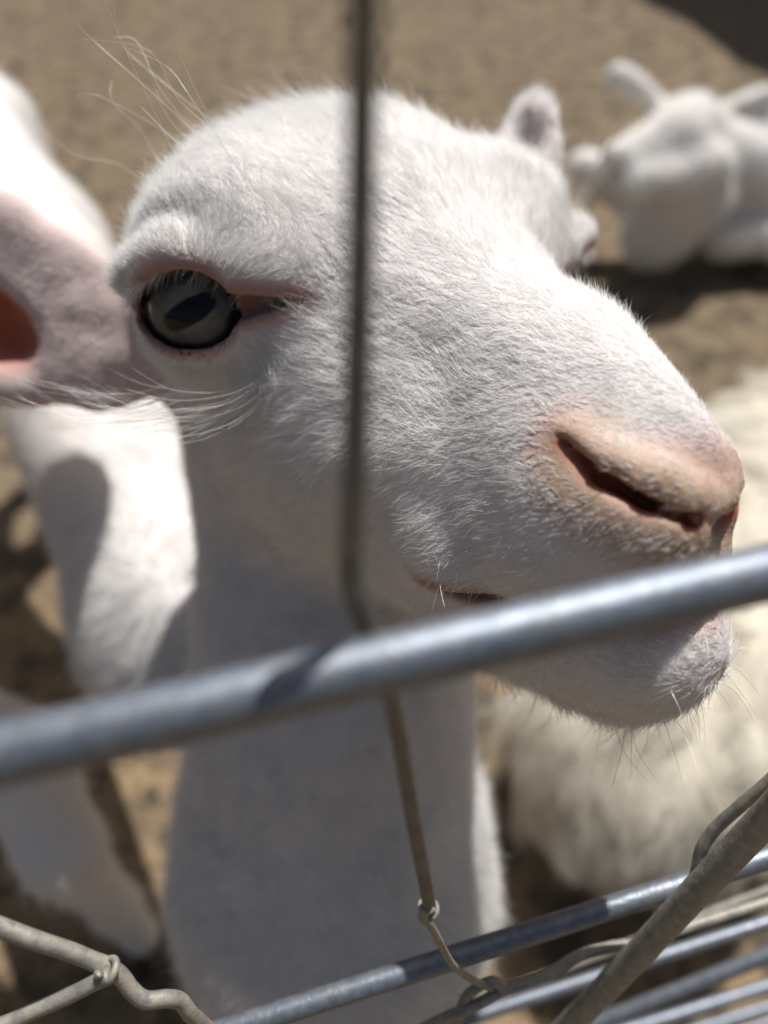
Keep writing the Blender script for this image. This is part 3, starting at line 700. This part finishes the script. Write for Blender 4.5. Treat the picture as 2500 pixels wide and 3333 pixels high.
# shaggy cream goat resting behind the near goat's chin
def w2c(p): return ((np.asarray(p, float) - CAMP) * 100) @ CAMR
SG0, SG1 = w2c((0.175, 0.25, 0.095)), w2c((0.34, 0.47, 0.095))
def shaggy(P):
    d = cone(P, SG0, SG1, 9.6, 10.0)
    d = smin(d, chain(P, [SG1, w2c((0.48, 0.58, 0.15)), w2c((0.60, 0.62, 0.25))], (9, 6, 4.8), 3), 4.0)
    d = smin(d, cone(P, w2c((0.60, 0.62, 0.25)), w2c((0.69, 0.57, 0.20)), 4.6, 2.4), 2.0)
    for sx, sy in ((0.30, 0.26), (0.44, 0.47)):
        d = smin(d, chain(P, [w2c((sx - 0.06, sy + 0.03, 0.07)), w2c((sx + 0.03, sy - 0.03, 0.03)), w2c((sx + 0.14, sy, 0.02))], (4.5, 2.5, 1.8), 1.5), 3.0)
    return d - 0.5 * NZ[0](P * 0.22)
bg_goat(shaggy, [SG0, SG1, w2c((0.69, 0.66, 0.30)), w2c((0.1, 0.2, 0.0)), w2c((0.6, 0.6, 0.0))], 0.9, 'cream long-haired goat resting behind the chin of the near goat', COAT_CREAM, FUR_CREAM, 46000, 3.8, 0.020, [w2c((0.46, 0.26, 0.0))], -UPC * 1.0 - FWC * 0.5 + np.array([-0.2, 0, 0]), 0.4, 0.22, 900)

# goat at the left edge, mostly outside the picture: chest and one foreleg
LG = [pix(-420, 2260, 45), pix(70, 2490, 43), pix(205, 2770, 43)]
lgf = to_ground(LG[2] - RTC * 0.0)
LB1 = pix(-950, 1350, 44); LB2 = LB1 - RTC * 28 + FWC * 16
LFEET = [LB1 - UPC * 5 - RTC * 2] + [LB2 - UPC * 4 + FWC * q for q in (-4, 4)]
def left_goat(P):
    d = chain(P, LG + [LG[2] * 0.45 + lgf * 0.55, lgf + UPC * 1.5], (4.0, 2.6, 2.1, 1.4, 1.3), 1.5)
    d = smin(d, cone(P, LB1, LG[0], 6.5, 4.2), 2.0)
    d = smin(d, cone(P, LB1, LB2, 8.0, 9.5), 3.0)
    d = smin(d, chain(P, [LB1, pix(-420, 1120, 38), pix(70, 960, 33.5)], (6.5, 4.6, 4.3), 2.0), 2.0)      # neck and head, posed unseen behind the near ear to shade the foreleg
    d = smin(d, cone(P, pix(70, 960, 33.5), pix(150, 1080, 30.5), 3.6, 2.0), 1.5)
    for q in LFEET:
        g = to_ground(q); d = smin(d, chain(P, [q, (q + g) / 2, g + UPC * 1.5], (3.8, 1.7, 1.3), 1.0), 2.0)
    return d - 0.2 * NZ[1](P * 0.3)
bg_goat(left_goat, [LB1, LB2, to_ground(LB2), to_ground(LG[2]), LG[2], pix(150, 950, 33)], 0.8, 'white goat at the left edge showing only its shaded foreleg', COAT, FUR_BG, 26000, 1.4, 0.014, [lgf] + [to_ground(q) for q in LFEET], -UPC)

# ------------------------------------------------------------------ wire fence between the camera and the goats
def steel_mat(name, col, rough, dust, scale=60, metal=0.85):
    m, nt, out = new_mat(name); co = objco(nt)
    vo = N(nt, 'ShaderNodeTexVoronoi'); vo.inputs['Scale'].default_value = scale * 9; nt.links.new(co, vo.inputs['Vector'])
    n1 = noise(nt, scale * 4, 5, 0.65, co); n2 = noise(nt, scale * 16, 4, 0.6, co)
    sp = mixc(nt, ramp(nt, vo.outputs['Color'], [(0.2, (0.0,)), (0.8, (1.0,))]), tuple(c * 0.72 for c in col), tuple(c * 1.2 for c in col)); c = mixc(nt, n1, sp, col)
    df = ramp(nt, n1, [(0.30 + 0.12 * dust, (min(1, dust * 1.3),)), (0.58 + 0.14 * dust, (dust * 0.2,))])
    c2 = mixc(nt, df, c, mixc(nt, n2, (0.30, 0.26, 0.19), (0.50, 0.45, 0.35)))
    b = N(nt, 'ShaderNodeBsdfPrincipled'); nt.links.new(c2, b.inputs['Base Color'])
    mt = N(nt, 'ShaderNodeMapRange'); nt.links.new(df, mt.inputs[0]); mt.inputs[3].default_value = metal; mt.inputs[4].default_value = 0.0; nt.links.new(mt.outputs[0], b.inputs['Metallic'])
    rg = N(nt, 'ShaderNodeMapRange'); nt.links.new(n2, rg.inputs[0]); rg.inputs[3].default_value = rough - 0.08; rg.inputs[4].default_value = rough + 0.15; nt.links.new(rg.outputs[0], b.inputs['Roughness'])
    bp = N(nt, 'ShaderNodeBump'); bp.inputs['Strength'].default_value = 0.25 + 0.4 * dust; bp.inputs['Distance'].default_value = 0.0004; nt.links.new(n2, bp.inputs['Height']); nt.links.new(bp.outputs[0], b.inputs['Normal'])
    nt.links.new(b.outputs[0], out.inputs[0]); return m
RAIL = steel_mat('galvanised_rail', (0.17, 0.20, 0.245), 0.46, 0.16, metal=0.7); WIRE_SHADED = steel_mat('shaded_wire', (0.13, 0.13, 0.125), 0.5, 0.25, 80, 0.5); WIRE = steel_mat('dusty_wire', (0.19, 0.195, 0.195), 0.5, 0.55, 80, 0.5)  # centre wire has its own copy: shade side painted as darker colour, less dust
fa = pixw(0, 2456, 8.5) - CAMP; fb = (pixw(2500, 1865, 1.0) - CAMP); fb = fb * (fa[2] / fb[2])
fdir = norm(fb - fa); fnor = norm(np.cross(fdir, [0, 0, 1.0])); fnor = fnor * np.sign(fnor[1])
def fhit(x, y, off=0.0):                            # where the line of sight meets the upright fence plane (off: metres beyond it)
    q = pixw(x, y, 1.0) - CAMP; return CAMP + q * ((fnor @ fa + off) / (fnor @ q))
fence = empty('wire_fence', np.array([fa[0], fa[1], 0.0])); finv = np.array(fence.location)
tag(fence, 'galvanised wire fence with thick slanting rails crossing the near goat', 'fence')
def add_wire(name, P, r, mat, seg=16, label=None):
    o = link(name, tube_mesh(name, np.asarray(P) - finv, r, seg), fence, mat)
    if label: o['label'] = label
    return o
def level_rail(p, q, r, off=0.0, ext=(0.6, 0.9), n=140, wob=0.0):
    d = norm(q - p); t = np.linspace(-ext[0], np.linalg.norm(q - p) + ext[1], n)[:, None]; P = p + d * t
    return P + wob * np.stack([0 * t[:, 0], NZ[2](np.stack([t[:, 0] * 9, 0 * t[:, 0] + p[2] * 90, 0 * t[:, 0]], -1)), NZ[3](np.stack([t[:, 0] * 9, 0 * t[:, 0] + p[2] * 70, 0 * t[:, 0]], -1))], -1)
add_wire('rail', level_rail(CAMP + fa, CAMP + fb, 0), 0.0037, RAIL, 28, 'thick blurred rail in front of the muzzle')
add_wire('rail', level_rail(fhit(760, 3345), fhit(2500, 2790), 0), 0.0028, RAIL, 24)
for (x0, y0, x1, y1, r, off) in ((1815, 3160, 2500, 2905, 0.0016, 0.012), (1777, 3240, 2500, 3010, 0.0024, 0.004), (1928, 3330, 2500, 3110, 0.0030, 0.0)):
    add_wire('rail', level_rail(fhit(x0, y0, off), fhit(x1, y1, off), 0, wob=0.002), r, RAIL if r > 0.002 else WIRE, 20)
for k in range(3):
    zz = 0.20 - 0.075 * k; p = CAMP + fa; p = np.array([p[0], p[1], zz]); add_wire('rail', level_rail(p, p + fdir * 0.1, 0), 0.0028, RAIL, 16)
S = 2500 / 1659
def wire_px(ctrl, n=120): return spline(np.array([pixw(x * S, y * S, d) for x, y, d in ctrl]), n)
# centre upright: blurred at the top, kinked where it passes the rail
add_wire('upright_wire', wire_px([(800, -700, 4.6), (788, -250, 5.4), (785, 0, 5.9), (781, 350, 6.7), (775, 700, 7.3), (766, 1000, 7.98), (758, 1180, 8.47), (762, 1270, 8.85), (787, 1340, 9.5), (815, 1410, 9.9), (845, 1500, 10.4), (868, 1620, 11.2), (895, 1780, 12.6), (918, 1900, 13.9), (928, 1960, 14.6)], 200), 0.00135, WIRE_SHADED, 14, 'bent upright wire running down across the forehead')
add_wire('upright_wire', wire_px([(924, 1940, 14.5), (912, 1978, 14.8), (930, 2000, 15.2), (950, 2035, 16.0), (975, 2080, 17.2), (1010, 2110, 18.3), (1060, 2135, 19)], 60), 0.00085, WIRE, 12)
# wires under the lower rail
add_wire('tie_wire', wire_px([(860, 2250, 19.6), (960, 2200, 19.3), (1040, 2165, 19.2), (1085, 2140, 19.2), (1180, 2108, 19.5), (1250, 2065, 20), (1320, 2045, 20.3), (1400, 2030, 20.6), (1540, 1985, 21), (1720, 1930, 21.5)], 120), 0.0014, WIRE, 14)
add_wire('tie_wire', wire_px([(980, 2260, 20), (990, 2200, 19.6), (1010, 2150, 19.2), (1060, 2120, 19.0), (1090, 2135, 19.0)], 50), 0.0013, WIRE, 12)
# right hand upright rod and the wire beside it
add_wire('upright_rod', wire_px([(1980, 1400, 12.5), (1800, 1610, 14.4), (1659, 1762, 16.0), (1500, 1930, 17.6), (1370, 2070, 19.3), (1220, 2225, 21.5), (1050, 2400, 25)], 90), 0.0033, WIRE, 20, 'thick shaded rod slanting across the lower right corner')
add_wire('upright_wire', wire_px([(1800, 1560, 15.5), (1659, 1690, 16.4), (1600, 1740, 16.8), (1545, 1790, 17.2), (1515, 1835, 17.4), (1505, 1880, 17.6), (1490, 1930, 18.2), (1450, 1975, 19)], 70), 0.0014, WIRE, 14)
# lower left wires with their knot
add_wire('tie_wire', wire_px([(-200, 1900, 13.4), (-60, 1980, 13.8), (0, 2002, 14.0), (75, 2030, 14.2), (150, 2055, 14.5), (205, 2077, 14.7), (235, 2088, 14.8), (262, 2110, 14.9), (285, 2140, 15.0), (315, 2160, 15.1), (362, 2157, 15.3), (390, 2163, 15.5), (412, 2190, 15.7), (450, 2225, 16.2), (520, 2280, 17)], 140), 0.00165, WIRE, 16, 'sharp kinked dusty wire in the lower left corner')
add_wire('tie_wire', wire_px([(-150, 2270, 14.2), (0, 2216, 14.5), (75, 2183, 14.6), (150, 2150, 14.6), (205, 2122, 14.6), (238, 2108, 14.55)], 70), 0.00150, WIRE, 14)
kn = []
kc = pixw(238 * S, 2095 * S, 14.62); ax_ = norm(pixw(262 * S, 2110 * S, 14.9) - pixw(205 * S, 2077 * S, 14.7)); u1 = norm(np.cross(ax_, [0.3, 0.5, 0.8])); u2 = np.cross(ax_, u1)
tt = np.linspace(0, 2 * math.pi * 1.15, 60)[:, None]; add_wire('knot', kc + 0.0018 * (np.cos(tt) * u1 + np.sin(tt) * u2) + ax_ * (tt - 5) * 0.0004, 0.0007, WIRE, 10)
kc = pixw(926 * S, 1962 * S, 14.65); ax_ = norm(pixw(928 * S, 1960 * S, 14.6) - pixw(895 * S, 1780 * S, 12.6)); u1 = norm(np.cross(ax_, [0.3, 0.5, 0.8])); u2 = np.cross(ax_, u1)
add_wire('knot', kc + 0.0015 * (np.cos(tt) * u1 + np.sin(tt) * u2) + ax_ * (tt - 5) * 0.0005, 0.0006, WIRE, 10)

# ------------------------------------------------------------------ unseen roof on posts, added to throw the shade at the top right
def gpix(x, y):
    q = pixw(x, y, 1.0) - CAMP; return CAMP + q * (-CAMP[2] / q[2])
sa, sb = gpix(2095, 0), gpix(2500, 235); HT_ROOF = 2.3; sh = SUN / SUN[2] * HT_ROOF
ea, eb_ = sa + sh, sb + sh; ed = norm(eb_ - ea); en = np.array([ed[1], -ed[0], 0]); en = en * np.sign(en @ np.array([1.0, 0.6, 0]))
shade_roof = empty('shade_roof', np.array([eb_[0], eb_[1], 0.0])); sinv = np.array(shade_roof.location); tag(shade_roof, 'unseen roof on posts added to shade the dirt at the top right corner', 'shade_roof')
def slab(name, P, th, mat, par, inv):
    P = np.array(P) - inv; V = np.concatenate([P, P - [0, 0, th]]); n = len(P); F = [tuple(range(n)), tuple(range(2 * n - 1, n - 1, -1))] + [(i, i + n, (i + 1) % n + n, (i + 1) % n) for i in range(n)]
    me = bpy.data.meshes.new(name); me.from_pydata(V.tolist(), [], F); me.update(); return link(name, me, par, mat)
WOOD = simple_mat('weathered_wood', (0.22, 0.17, 0.12), 0.85)
r0, r1 = ea - ed * 2.2, eb_ + ed * 0.9
slab('roof', [r0, r1, r1 + en * 2.0 + [0, 0, 0.3], r0 + en * 2.0 + [0, 0, 0.3]], 0.05, simple_mat('roof_sheet', (0.35, 0.36, 0.36), 0.5, 0.6), shade_roof, sinv)
for c0 in (r0 + ed * 0.15 + en * 0.15, r1 - ed * 0.15 + en * 0.15, r0 + ed * 0.15 + en * 1.85, r1 - ed * 0.15 + en * 1.85):
    add = tube_mesh('post', np.array([[c0[0], c0[1], 0], [c0[0], c0[1], 1.2], [c0[0], c0[1], HT_ROOF]]) - sinv, 0.05, 10); link('post', add, shade_roof, WOOD)
